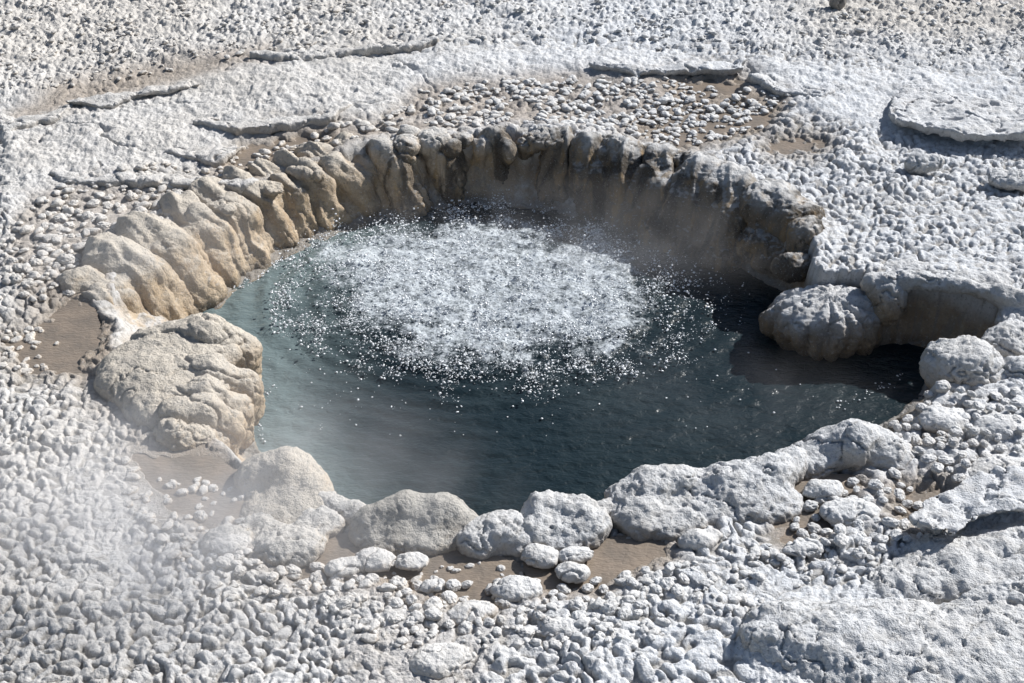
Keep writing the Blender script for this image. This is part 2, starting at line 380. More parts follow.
    z = z+.035*np.exp(-((dR-.02)/.12)**2)*backm
    z = z-.05*np.exp(-((dR)/.16)**2)*sst(440, 480, py+.12*np.abs(px-512)*(px > 512))
    zp = WL+prof*(.36+.02)+basin
    zp = zp+.022*fbm(P2*7, 3)+.010*cushion(q*26)
    b = sst(.0, -.10, dR)
    z = z*(1-b)+np.minimum(zp, z+.05)*b
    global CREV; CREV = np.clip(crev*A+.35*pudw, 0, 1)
    return z, np.clip(mud+pud*.8+.5*pudw, 0, 1)*(1-sst(0, -.05, dR)), dW, dR
# ground sheet
def axis_fine(a, b, n, lo, hi, k):
    f = np.linspace(a, b, n); st_ = f[1]-f[0]; o = []; v = b; s_ = st_
    while v < hi: s_ *= k; v += s_; o.append(v)
    p = []; v = a; s_ = st_
    while v > lo: s_ *= k; v -= s_; p.append(v)
    return np.concatenate([p[::-1], f, o])
NX, NY = 1250, 1050
sx = axis_fine(-1.22, 1.22, NX, -40, 40, 1.12)
pyr = np.linspace(760, -60, NY); yr = at(np.full(NY, 512.), pyr)[:, 1]
ext = []; v = yr[-1]; s_ = yr[-1]-yr[-2]
while v < 400: s_ *= 1.15; v += s_; ext.append(v)
pre = []; v = yr[0]; s_ = yr[1]-yr[0]
while v > -30: s_ *= 1.2; v -= s_; pre.append(v)
ys = np.concatenate([pre[::-1], yr, ext])
Yg, Sg = np.meshgrid(ys, sx, indexing='ij')
Xg = Sg*np.maximum(Yg*ct+CH*st, 1.5)*.36
Zg, MUD, _, _ = ground_height(Xg, Yg)
R_, C_ = Yg.shape; ids = np.arange(R_*C_).reshape(R_, C_)
Q = np.stack([ids[:-1, :-1], ids[:-1, 1:], ids[1:, 1:], ids[1:, :-1]], -1).reshape(-1, 4)
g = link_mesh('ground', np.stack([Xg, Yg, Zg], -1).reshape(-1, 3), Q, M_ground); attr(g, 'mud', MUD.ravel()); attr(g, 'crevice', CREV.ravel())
tag(g, 'pale grey nodular mineral crust around the hot spring', kind='structure')
# puddles
for poly, lab in PUD:
    w = at(*np.array(poly, float).T)[:, :2]; lo = w.min(0)-.12; hi = w.max(0)+.12
    xs = np.arange(lo[0], hi[0], .009); yy = np.arange(lo[1], hi[1], .009)
    Xq, Yq = np.meshgrid(xs, yy, indexing='ij'); d = sdpoly(Xq, Yq, w)
    dr = sdpoly(Xq, Yq, PRw)
    keep = (d < .07) & ((dr > .0) | (d < .0))
    i_ = np.arange(Xq.size).reshape(Xq.shape); kq = keep[:-1, :-1] & keep[1:, :-1] & keep[1:, 1:] & keep[:-1, 1:]
    q = np.stack([i_[:-1, :-1], i_[1:, :-1], i_[1:, 1:], i_[:-1, 1:]], -1)[kq]
    u, inv = np.unique(q, return_inverse=True)
    V = np.stack([Xq.ravel()[u], Yq.ravel()[u], np.full(len(u), -.034)], -1)
    if len(q): tag(link_mesh('puddle', V, inv.reshape(-1, 4), M_mud), lab, kind='structure')
# ------------------------------------------------------------------ pool water
BOIL = at(485, 292, WL)
lo = PWw.min(0)-.15; hi = PWw.max(0)+.15; hq = .010
Xq, Yq = np.meshgrid(np.arange(lo[0], hi[0], hq), np.arange(lo[1], hi[1], hq), indexing='ij')
d = sdpoly(Xq, Yq, PWw); P2 = np.stack([Xq, Yq], -1)
def foam_mask(X, Y):
    px, py, _ = proj(X, Y, WL); w = np.stack([X, Y], -1)
    ex = (px-485)/212; ey = (py-293)/90
    ey = ey-.12*ex
    r = np.sqrt(ex*ex+ey*ey)+.20*perlin(w*2.6)+.16*perlin(w*7)+.08*perlin(w*19)
    return sst(1.08, .55, r), r
foam, rr = foam_mask(Xq, Yq)
rb = np.hypot((Xq-BOIL[0]), (Yq-BOIL[1])*1.2)+.05*perlin(P2*3)
ring = .007*np.sin(rb*42)*np.exp(-np.maximum(rb-.9, 0)/.55)*(1-foam)
Zq = WL+ring+.005*fbm(np.stack([Xq*6, Yq*11], -1), 3)+foam*(.02+.014*fbm(P2*4.5, 2)+.009*fbm(P2*11, 3)+.006*fbm(P2*45, 2))
pxq, pyq, _ = proj(Xq, Yq, WL)
shal = np.clip(sst(.50, .0, -sdpoly(Xq, Yq, PWw))*sst(480, 250, pxq)*1.0+.55*sst(400, 270, pxq+.25*(pyq-400)), 0, 1)
keep = d < .12; i_ = np.arange(Xq.size).reshape(Xq.shape); kq = keep[:-1, :-1] & keep[1:, :-1] & keep[1:, 1:] & keep[:-1, 1:]
q = np.stack([i_[:-1, :-1], i_[1:, :-1], i_[1:, 1:], i_[:-1, 1:]], -1)[kq]; u, inv = np.unique(q, return_inverse=True)
w = link_mesh('water', np.stack([Xq, Yq, Zq], -1).reshape(-1, 3)[u], inv.reshape(-1, 4), M_water)
attr(w, 'foam', foam.ravel()[u]); attr(w, 'shallow', shal.ravel()[u])
tag(w, 'dark teal boiling water of the hot spring pool', kind='structure')
# spray: thousands of drops
t_ = (1+5**.5)/2
ICO_V = np.array([(-1,t_,0),(1,t_,0),(-1,-t_,0),(1,-t_,0),(0,-1,t_),(0,1,t_),(0,-1,-t_),(0,1,-t_),(t_,0,-1),(t_,0,1),(-t_,0,-1),(-t_,0,1)], float); ICO_V /= np.linalg.norm(ICO_V[0])
ICO_F = np.array([(0,11,5),(0,5,1),(0,1,7),(0,7,10),(0,10,11),(1,5,9),(5,11,4),(11,10,2),(10,7,6),(7,1,8),(3,9,4),(3,4,2),(3,2,6),(3,6,8),(3,8,9),(4,9,5),(2,4,11),(6,2,10),(8,6,7),(9,8,1)])
def subdiv(V, Fc, n):
    for _ in range(n):
        e = np.sort(np.concatenate([Fc[:, [0, 1]], Fc[:, [1, 2]], Fc[:, [2, 0]]]), 1); ue, iv = np.unique(e, axis=0, return_inverse=True); iv = iv.ravel()
        m = (V[ue[:, 0]]+V[ue[:, 1]]); m /= np.linalg.norm(m, axis=1, keepdims=True); k = len(Fc); a, b, c = iv[:k]+len(V), iv[k:2*k]+len(V), iv[2*k:]+len(V)
        V = np.concatenate([V, m]); Fc = np.concatenate([np.stack([Fc[:, 0], a, c], 1), np.stack([a, Fc[:, 1], b], 1), np.stack([c, b, Fc[:, 2]], 1), np.stack([a, b, c], 1)])
    return V, Fc
def scatter(name, C, R, mat, sub=0, bumpy=0, T=None):
    V0, F0 = subdiv(ICO_V, ICO_F, sub); n = len(C)
    V = V0[None]*np.ones((n, 1, 1))
    if bumpy: V = V*(1+bumpy*perlin((V0[None]*1.3+np.arange(n)[:, None, None]*3.7).astype(np.float32)))[..., None]
    V = V*R[:, None, :]; a = rng.random(n)*6.28; ca, sa = np.cos(a)[:, None], np.sin(a)[:, None]
    V = np.stack([V[..., 0]*ca-V[..., 1]*sa, V[..., 0]*sa+V[..., 1]*ca, V[..., 2]], -1)+C[:, None, :]
    Fc = (F0[None]+(np.arange(n)*len(V0))[:, None, None]).reshape(-1, 3)
    return link_mesh(name, V.reshape(-1, 3), Fc, mat)
N = 90000
cx = rng.uniform(270, 760, N); cy = rng.uniform(185, 440, N); Cp = at(cx, cy, WL)
fm, r = foam_mask(Cp[:, 0], Cp[:, 1])
pr = np.clip(sst(1.22, .78, r)*.9, 0, 1)*(.15+1.1*sst(-.25, .35, perlin(Cp[:, :2]*5)+.6*perlin(Cp[:, :2]*14)))
clump = sst(-.1, .4, perlin(Cp[:, :2]*9+4)); extra = clump*.75*(np.exp(-((cx-690)/45)**2-((cy-280)/32)**2)*.12+np.exp(-((cx-395)/90)**2-((cy-385)/35)**2)*.07+np.exp(-((cx-560)/120)**2-((cy-215)/14)**2)*.20)
ok = rng.random(N) < (pr*.9+extra)
C = Cp[ok]; r = r[ok]; n = len(C)
C[:, 2] += np.abs(rng.normal(0, .022, n))+.01*(r < .9)+(rng.random(n) < .10)*rng.random(n)*.09
R = (.0018+.0058*rng.random(n)**4.5)[:, None]*np.stack([.8+1.2*rng.random(n)**2, .7+.6*rng.random(n), .45+.5*rng.random(n)], 1)
# foam line along the left wall and sparkles near the inlet
L = []
for (x0, y0, x1, y1, m, sp) in [(228,290,322,240,170,5),(245,275,300,248,120,4),(262,420,262,440,12,2),(262,400,275,385,10,3),(858,398,905,374,26,4),(838,408,850,398,10,4),(760,330,690,420,25,40),(600,395,470,430,14,25)]:
    tt = rng.random(m); L.append(np.stack([x0+(x1-x0)*tt+rng.normal(0, sp, m), y0+(y1-y0)*tt+rng.normal(0, sp*.6, m)], 1))
L = np.concatenate(L); Cl = at(L[:, 0], L[:, 1], WL+.006); m = len(L)
C = np.concatenate([C, Cl]); R = np.concatenate([R, (.0022+.0035*rng.random(m)**2)[:, None]*np.array([[1.3, 1.3, .7]])])
dr = scatter('boiling_spray', C, R, M_drop); tag(dr, 'white sparkling bubbles and spray boiling up in the middle of the pool', 'spray', kind='stuff')
# ------------------------------------------------------------------ rock builders
def E(px, py, z, wpx, rz, ry=None, az=0.):
    p = at(px, py, z); rx = wpx/2*mpp(px, py, z); ry = rx*.7 if ry is None else ry
    return ('e', p, (rx, ry, rz), az)
def Cc(pts, rs): return ('c', [at(a, b, z) for a, b, z in pts], rs)
def rock(name, label, cat, prims, group=None, **kw):
    return tag(blob(name, prims, kw.pop('mat', M_rock), **kw), label, cat, group)
def part(name, parent, prims, **kw): return blob(name, prims, kw.pop('mat', M_rock), parent=parent, **kw)
def disp_drape(V, N, dirv=(1, 0, -1), amp=1., cob=.6):
    d = np.array([dirv[0], dirv[1], 0.]); d /= np.linalg.norm(d)+1e-9; side = np.array([-d[1], d[0], 0])
    u = V@side; a = V@d
    w = .02*perlin(V*6)
    q = np.stack([u*9+w*26, a*2.6+V[:, 2]*1.5], -1)
    r = 1-np.abs(perlin(q))*1.6
    r3 = 1-np.abs(perlin(np.stack([u*13+w*26+7, a*2.2], -1)))*1.7
    o = .018*(r-.5)+.013*(r3-.5)+.020*fbm(V*5, 3)
    o += .005*(1-np.abs(perlin(np.stack([u*24+w*30, a*7+V[:, 2]*4], -1)))*1.5)*sst(-.2, .5, perlin(V*4+2))
    low = sst(-.05, -.28, V[:, 2])
    o += cob*.016*(cushion(V*24)-.4)*(.25+low)+.003*fbm(V*60, 2)
    return o*amp
def lobes(parent, lst, name='lobe', amp=1., cob=.6, ff=.03, fill=0, wide=1.1, mat=None, dz=0.):
    if fill:
        ex = []
        for a_, b_ in zip(lst[:-1], lst[1:]):
            t_ = random.uniform(.4, .6); m_ = [a_[i]*(1-t_)+b_[i]*t_ for i in range(6)]
            m_[0] += random.uniform(4, 12); m_[1] += random.uniform(4, 14); m_[4] *= random.uniform(.5, .75)*fill; m_[5] *= random.uniform(.6, .85)*fill; ex.append(tuple(m_))
        lst = lst+ex
    for (x0, y0, x1, y1, r0, r1) in lst:
        z0, z1 = -.03-dz, WL-.02-dz; r0, r1 = r0*wide, r1*wide*1.04
        a = at(x0, y0, z0); b = at(x1, y1, z1+.05); bk = (a-b)*np.array([1, 1, 0]); bk /= np.linalg.norm(bk); a = a+bk*ff; b = b+bk*ff
        zm = (z0+z1)/2+.07; m = a*.45+b*.55; m[2] = zm
        pr = ('c', [a, m, b+np.array([0, 0, -.02])], [r0, (r0+r1)/2*1.02, r1])
        o = blob(name, [pr], mat or M_rock, disp=disp_drape, parent=parent, h=.0085, dirv=tuple(b-a), amp=amp, cob=cob)
def empty(name, loc, label, cat, group=None):
    o = bpy.data.objects.new(name, None); COL.objects.link(o); o.location = loc; o.empty_display_size = .1
    bpy.context.view_layer.update(); return tag(o, label, cat, group)
# left draped wall
W1 = empty('rim_wall', at(240, 220, -.2), 'draped tan mineral wall with rounded lobes descending to the water on the left', 'rock wall')
lobes(W1, [(92,286,140,334,.08,.09),(118,266,170,321,.11,.11),(150,240,203,298,.10,.115),(186,216,226,279,.085,.095),(214,200,254,261,.085,.10),(245,186,284,243,.075,.085),(268,178,305,236,.065,.07),(292,170,330,227,.07,.08),(322,160,362,214,.08,.09),(352,152,392,205,.07,.09)], amp=1.35, fill=1.15, cob=.35, ff=.055, wide=1.38, dz=.02, mat=M_left)
part('rim_body', W1, [Cc([(98,306,-.10),(122,292,-.14),(157,268,-.17),(194,243,-.17),(232,219,-.17),(270,202,-.17),(310,190,-.17),(352,180,-.17),(392,172,-.18)], [.09,.115,.135,.135,.135,.13,.12,.115,.10])], disp=disp_drape, dirv=(.8, -.6, 0), amp=1.3, mat=M_left, h=.01)
# back wall
W2 = empty('rim_wall', at(500, 170, -.2), 'shaded scalloped wall with knobbly ribs at the back of the pool', 'rock wall')
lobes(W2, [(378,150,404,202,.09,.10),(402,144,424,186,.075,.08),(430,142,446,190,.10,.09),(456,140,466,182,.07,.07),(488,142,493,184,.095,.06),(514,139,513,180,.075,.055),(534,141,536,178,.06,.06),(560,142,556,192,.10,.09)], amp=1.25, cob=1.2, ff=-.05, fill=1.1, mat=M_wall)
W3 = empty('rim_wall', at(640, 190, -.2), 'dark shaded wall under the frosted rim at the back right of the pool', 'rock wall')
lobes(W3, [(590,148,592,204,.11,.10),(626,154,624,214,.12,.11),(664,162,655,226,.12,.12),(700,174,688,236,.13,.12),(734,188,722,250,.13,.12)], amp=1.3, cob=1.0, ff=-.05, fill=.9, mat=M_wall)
# frosted caps over the back rim
part('frosted_knob', W2, [E(548,140,.03,44,.05,.10), E(530,144,.0,30,.06,.08)], k=.03, mat=M_wall)
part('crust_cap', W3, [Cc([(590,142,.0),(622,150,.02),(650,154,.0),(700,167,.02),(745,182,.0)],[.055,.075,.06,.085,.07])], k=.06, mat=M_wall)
part('crust_knob', W2, [E(434,143,.0,40,.07,.09)], mat=M_wall)
part('crust_knob', W2, [E(404,146,.02,30,.06,.08)], mat=M_wall)
part('crust_knob', W2, [E(462,140,.0,26,.05,.07)], mat=M_wall)
for kx, ky in ((214,204),(262,184),(300,168),(156,236)): part('crust_knob', W1, [E(kx+4,ky+3,-.02,34,.04,.06), E(kx+14,ky+7,-.02,20,.03,.04)], k=.02, cob=1., h=.007, mat=M_left)
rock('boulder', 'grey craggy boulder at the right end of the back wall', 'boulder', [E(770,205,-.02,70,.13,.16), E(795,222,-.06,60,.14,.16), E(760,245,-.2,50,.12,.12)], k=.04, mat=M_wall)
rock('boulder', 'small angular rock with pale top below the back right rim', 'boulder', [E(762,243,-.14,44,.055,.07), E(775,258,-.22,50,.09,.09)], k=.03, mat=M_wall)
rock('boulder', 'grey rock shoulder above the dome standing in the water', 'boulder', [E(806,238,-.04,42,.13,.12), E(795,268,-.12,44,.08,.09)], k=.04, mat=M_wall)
# dome in the water with ribs
def disp_dome(V, N):
    c = (V.min(0)+V.max(0))/2; a = np.arctan2(V[:, 1]-c[1], V[:, 0]-c[0])
    low = sst(.05, -.16, V[:, 2]); o = disp_crust(V, N, crack=.8, cob=.6)
    return o+low*.014*(np.abs(np.cos(a*6.5+2*perlin(V*4)))*2-1.3)+low*.02*perlin(V*6)
rock('boulder', 'broad frosted dome boulder standing in the dark water at right', 'boulder', [E(826,320,-.20,116,.16,.21), E(795,322,-.25,66,.13,.14), E(856,316,-.21,60,.13,.15), E(830,335,-.30,100,.10,.16)], k=.05, disp=disp_dome, mat=M_dome)
# right inlet overhang
rock('overhang_rim', 'overhanging crust rim above the dark inlet at right', 'rock', [Cc([(872,283,.0),(905,280,.03),(955,284,.04),(1000,296,.04),(1045,310,.02)],[.05,.05,.045,.055,.06]), E(1025,322,-.04,60,.07,.12), E(915,272,.0,70,.05,.10), E(975,282,.0,80,.05,.10)], k=.04, cob=.7)
rock('boulder', 'smooth grey mound joining the water dome to the overhang', 'boulder', [E(885,300,-.10,44,.14,.14)], k=.05)
rock('boulder', 'cracked frosted dome boulder at the right end of the inlet', 'boulder', [E(962,370,-.02,86,.15,.17)], k=.05)
rock('boulder', 'knobbly grey boulder at the right edge behind the cracked dome', 'boulder', [E(1010,345,-.02,60,.10,.14), E(1018,375,-.02,44,.09,.10)], k=.04)
# front rim
rock('boulder', 'long smooth pale dome boulder at the front right of the rim', 'boulder', [Cc([(830,452,-.03),(856,448,-.0),(882,452,-.02)],[.11,.125,.10]), E(898,462,-.03,46,.07,.10), E(812,462,-.04,56,.08,.12)], k=.06, cob=.4)
rock('rim_crust', 'pitted ridge of grey crust along the front right rim', 'rock', [Cc([(690,486,-.01),(725,488,.0),(765,478,.0),(795,462,-.01)],[.085,.10,.10,.07]), E(745,504,-.03,120,.08,.14), E(700,512,-.03,70,.07,.10)], k=.06, cob=.8)
rock('rim_crust', 'pitted crust hump with a dark cleft right of the front middle', 'rock', [Cc([(622,500,-.01),(650,490,.01),(684,484,.01)],[.08,.095,.09]), E(640,514,-.02,70,.08,.12), E(680,518,-.03,66,.07,.12), E(655,530,-.03,60,.05,.07)], k=.04, cob=.9)
rock('boulder', 'lumpy cracked boulder at the front middle of the rim', 'boulder', [Cc([(545,512,-.0),(578,512,.0)],[.085,.08]), E(590,526,-.01,44,.065,.10), E(542,528,-.01,56,.07,.10), E(566,538,-.03,70,.06,.10)], k=.035)
rock('boulder', 'small crumbly boulder between the oval and the lumpy boulders', 'boulder', [E(500,532,-.01,60,.08,.11), E(478,540,-.02,44,.065,.09), E(516,542,-.03,40,.055,.08)], k=.03)
rock('boulder', 'large flat oval boulder at the front of the pool', 'boulder', [Cc([(376,524,-.02),(405,518,-.01),(440,518,-.01),(464,526,-.03)],[.09,.105,.10,.08]), E(410,537,-.03,124,.06,.11)], k=.05, cob=.35, amp=.8, mat=M_oval)
rock('boulder', 'pale smooth dome with tan edge at the front left corner', 'boulder', [Cc([(258,478,-.03),(288,474,-.02),(310,490,-.05)],[.10,.11,.09]), E(290,512,-.04,100,.06,.15)], k=.08, cob=.25, crack=.2, mat=M_left, amp=.8)
rock('mound', 'knobbly grey mound in front of the pale corner dome', 'rock', [E(290,545,-.01,76,.06,.12), E(318,524,-.02,50,.055,.09), E(262,528,-.03,50,.05,.09)], k=.04, cob=1.3, amp=.9)
rock('mound', 'grey rounded mound beside the steaming puddle', 'rock', [E(232,542,-.02,50,.055,.09), E(218,548,-.02,30,.04,.06)], k=.03)
rock('rim_crust', 'low crust saddle linking the oval boulder and the corner dome', 'rock', [Cc([(318,505,-.06),(340,514,-.05),(362,520,-.05)],[.07,.06,.06])], k=.03)
rock('rim_crust', 'low crust saddle on the left side of the lumpy middle boulder', 'rock', [Cc([(518,532,-.05),(535,526,-.04)],[.05,.055])], k=.03)
rock('rim_crust', 'small crust saddle on the left foot of the clefted hump', 'rock', [Cc([(592,518,-.03),(615,508,-.02)],[.06,.065])], k=.03)
# left massif
def disp_finger(V, N):
    o = .016*fbm(V*5+3, 3)+.006*fbm(V*22, 2); low = sst(-.03, -.25, V[:, 2])
    o -= .016*np.exp(-((perlin(V*np.array([3, 9, 9], float)+4)+.2*perlin(V*16))/.06)**2)
    return o+low*.014*(cushion(V*17)-.5)+.003*fbm(V*60, 2)-.006*sst(.3, .6, perlin(V*38))
def disp_massif(V, N):
    o = disp_crust(V, N, crack=1.2, cob=.5, amp=1.1); low = sst(.02, -.25, V[:, 2])
    return o+low*.016*(cushion(V*19)-.4)
MS = empty('boulder', at(175, 400, -.05), 'big pale massif of fingered lobes on the left side of the pool', 'boulder')
part('dome', MS, [E(150,372,-.01,110,.10,.26), E(190,352,-.02,110,.10,.17), E(190,390,-.03,80,.09,.15), E(180,420,-.05,70,.08,.14), E(155,405,-.02,60,.07,.15)], k=.08, disp=disp_crust, cob=.5, amp=.7, h=.0085, mat=M_left)
part('lobe', MS, [Cc([(150,345,.0),(205,340,.01),(238,352,-.08),(244,374,-.24)], [.09,.125,.115,.09])], k=.03, disp=disp_finger, h=.008, mat=M_left)
part('lobe', MS, [Cc([(165,372,.0),(210,374,.01),(243,388,-.09),(250,412,-.24)], [.08,.095,.08,.065])], k=.03, disp=disp_finger, h=.008, mat=M_left)
part('lobe', MS, [Cc([(160,398,.0),(205,396,.0),(236,410,-.11),(240,434,-.25)], [.07,.09,.08,.07])], k=.03, disp=disp_finger, h=.008, mat=M_left)
part('lobe', MS, [Cc([(175,415,.0),(205,412,-.02),(226,428,-.12),(222,450,-.22)], [.08,.09,.08,.07])], k=.03, disp=disp_finger, h=.008, mat=M_left)
part('cauliflower_base', MS, mat=M_left, prims= [E(185,440,-.05,60,.08,.09), E(205,448,-.12,50,.08,.09), E(172,432,-.02,40,.07,.08)], k=.02, cob=1.8, h=.007)
# ------------------------------------------------------------------ slabs and rocks out on the crust
def slab(label, poly, zt, th, name='crust_slab', cat='rock slab', tilt=(0, 0), rough=1., h=.010, mat=None, under=0.):
    w = at(*np.array(poly, float).T)[:, :2]; c = w.mean(0); lo = np.array([*(w.min(0)-.10), zt-th-.10]); hi = np.array([*(w.max(0)+.10), zt+.12])
    n = np.ceil((hi-lo)/h).astype(int)+1
    ax = [lo[a]+np.arange(n[a])*h for a in range(3)]
    X, Y = np.meshgrid(ax[0], ax[1], indexing='ij'); P2 = np.stack([X, Y], -1)
    d2 = sdpoly(X+.035*perlin(P2*5)+.018*perlin(P2*15), Y+.035*perlin(P2*5+40)+.018*perlin(P2*15+9), w)
    top = zt-.012+tilt[0]*(X-c[0])+(tilt[1]-.16)*(Y-c[1])+.018*fbm(P2*4, 3)-.020*np.exp(-((perlin(P2*4+7)+.3*perlin(P2*14))/.04)**2)
    if tilt == (0, 0):   # the plate rises out of the crust: its far edge dips under the ground
        dr_ = sdpoly(X, Y, w) < 0; has = dr_.any(1); xi = np.arange(len(ax[0]))
        yf = np.interp(xi, xi[has], ax[1][dr_.argmax(1)[has]]); yb = np.interp(xi, xi[has], ax[1][(dr_.shape[1]-1-dr_[:, ::-1].argmax(1))[has]])
        yb = np.maximum(yb, yf+.25); ker = np.ones(21)/21
        yf = np.convolve(np.pad(yf, 10, mode='edge'), ker, 'valid'); yb = np.convolve(np.pad(yb, 10, mode='edge'), ker, 'valid')
        top = top-.010+.16*(Y-c[1])-(zt+.04)*np.clip((Y-yf[:, None])/(yb-yf)[:, None], -.2, 1.5)**2*np.sign(Y-yf[:, None]+1e-6)
    z = ax[2][None, None, :]; mid = (top-th/2)[..., None]
    dz = np.abs(z-mid)-th/2; dd = d2[..., None]+under*(mid-z)
    r = .018; a = np.maximum(dd+r, 0); b = np.maximum(dz+r, 0)
    f = np.sqrt(a*a+b*b)-r+np.minimum(np.maximum(dd+r, dz+r), 0)
    f[:, :, 0] = f[:, :, -1] = .01; f[0] = f[-1] = .01; f[:, 0] = f[:, -1] = .01
    V, Qs = surface_nets(f, lo, h); Nn = vnormals(V, Qs)
    V = V+Nn*(rough*(.014*fbm(V*6, 3)+.008*fbm(V*17, 3)+.006*(cushion(V*30)-.5)+.003*fbm(V*60, 2)))[:, None]
    return tag(tinv(V, Qs, name, mat or M_slab, base=[c[0], c[1], zt-th]), label, cat)
slab('raised crust slab above the tan puddle behind the left wall', [(195,126),(230,112),(300,106),(350,110),(335,124),(290,130),(255,133),(215,132)], .075, .07)
slab('low ledge of grey crust with shaded lip at the left', [(48,178),(70,166),(130,164),(200,172),(262,182),(240,192),(180,190),(120,186),(70,186)], .065, .06)
slab('flat pale crust tongue beside the tan puddle', [(165,152),(220,136),(242,143),(235,158),(215,165),(190,160)], .05, .05)
slab('long thin crust ridge with a dark crack below it', [(250,60),(300,48),(360,38),(430,36),(440,46),(412,51),(350,58),(300,65)], .075, .07)
slab('pale crust ledge shading the small reddish puddle', [(590,70),(610,60),(690,60),(745,64),(742,74),(700,74),(640,78)], .075, .06, under=.5)
slab('broken crust plates right of the reddish puddle', [(750,80),(770,68),(830,74),(850,92),(820,102),(775,96)], .065, .06)
slab('low crust shelf at the upper left beside the dark hollow', [(0,118),(60,98),(80,104),(60,120),(20,132),(0,136)], .065, .06)
slab('small lifted crust flap with a dark hollow under it', [(70,106),(100,92),(140,82),(185,80),(200,90),(150,98),(100,112)], .07, .05, under=.8)
slab('large smooth plate of crust with a shaded edge at the upper right', [(891,98),(925,90),(965,98),(1000,112),(1040,124),(1040,150),(1000,150),(955,148),(900,134),(888,120)], .085, .06, under=.5, tilt=(.0, .05))
slab('second cracked plate at the right edge of the upper crust', [(960,124),(1000,108),(1060,104),(1080,130),(1030,134),(985,136)], .12, .06)
rock('stone', 'single grey stone below the large upper right plate', 'stone', [E(922,164,.05,34,.05,.07), E(936,162,.06,20,.05,.05)], k=.02, h=.007)
rock('stone', 'dark stone at the top edge of the crust', 'stone', [E(838,2,.06,14,.06,.05)], k=.02, h=.008, mat=M_dark)
rock('stone', 'rugged bluish stone at the right edge of the upper crust', 'stone', [E(1010,180,.03,44,.05,.10)], k=.02)
# lower right ledges
slab('curved overhanging slab with a shaded underside at the lower right', [(922,538),(930,518),(965,500),(1010,490),(1060,488),(1060,520),(1010,530),(975,532),(945,548)], .13, .08, under=1.2, tilt=(.05, .1))
rock('mound', 'sloping grey crust bank below the overhanging slab', 'rock', [E(960,575,-.02,130,.09,.22), E(1020,560,-.01,90,.10,.20), E(900,590,-.02,80,.06,.13)], k=.08, cob=.5)
rock('ledge', 'broad rough rock ledge filling the lower right corner', 'rock', [E(880,650,-.02,230,.12,.24), E(1000,650,-.02,150,.13,.26), E(800,640,-.03,130,.11,.18), E(960,690,-.04,260,.13,.22)], k=.08, cob=.8)
rock('stone', 'broken dark rock at the head of the lower right ledge', 'stone', [E(765,640,.02,46,.07,.07), E(785,618,.03,70,.05,.06)], k=.02, h=.006)
rock('stone', 'jumble of angular stone at the right edge above the ledge', 'stone', [E(1000,602,.04,60,.06,.08), E(1020,592,.08,50,.05,.07), E(978,606,.03,36,.05,.06)], k=.015, h=.006)
# larger named nodules at the puddles
NOD = [(375,560,38,.035,'flat-topped nodule at the left end of the front puddle'),(412,562,30,.03,'grey nodule sitting in the front puddle'),(345,566,34,.03,'low grey nodule left of the front puddle'),
       (432,586,20,.025,'small pale nodule at the near side of the front puddle'),(515,590,46,.045,'round pitted nodule below the crumbly boulder'),(572,572,30,.035,'wedge shaped nodule in the rippled puddle'),
       (540,556,34,.04,'white capped nodule against the lumpy boulder'),(575,555,30,.035,'pale nodule at the foot of the lumpy boulder'),(825,490,32,.04,'round grey nodule in the winding puddle'),
       (850,512,52,.05,'knobbly brain-like nodule beside the winding puddle'),(805,548,36,.04,'low round nodule below the winding puddle'),(560,628,40,.045,'nodule with a dark hollow in the foreground crust'),
       (470,612,44,.04,'broad pale nodule in the foreground crust'),(440,660,60,.05,'large foreground dome near the bottom edge'),(620,640,46,.04,'smooth rounded nodule in the foreground crust'),
       (230,545,40,.05,'rounded nodule cluster near the steaming puddle'),(760,505,30,.04,'nodule tucked under the pitted ridge'),(700,540,32,.04,'nodule at the foot of the pitted ridge'),
       (945,420,46,.05,'lumpy nodule right of the pale dome boulder'),(1000,470,60,.06,'rounded grey mass at the right edge above the slab'),(1000,430,50,.06,'cobbled grey lump at the right edge')]
for (x, y, wp, rz, lab) in NOD:
    rock('nodule', lab, 'nodule', [E(x, y, -.002, wp*1.1, rz*.78, None, random.uniform(-.4, .4)), E(x+wp*random.uniform(.2,.45), y-random.uniform(0,5), -.004, wp*.6, rz*.6), E(x-wp*random.uniform(.15,.4), y+random.uniform(1,5), -.006, wp*.6, rz*.5)], k=.02, h=.005, cob=.35, amp=.7, mat=M_peb)
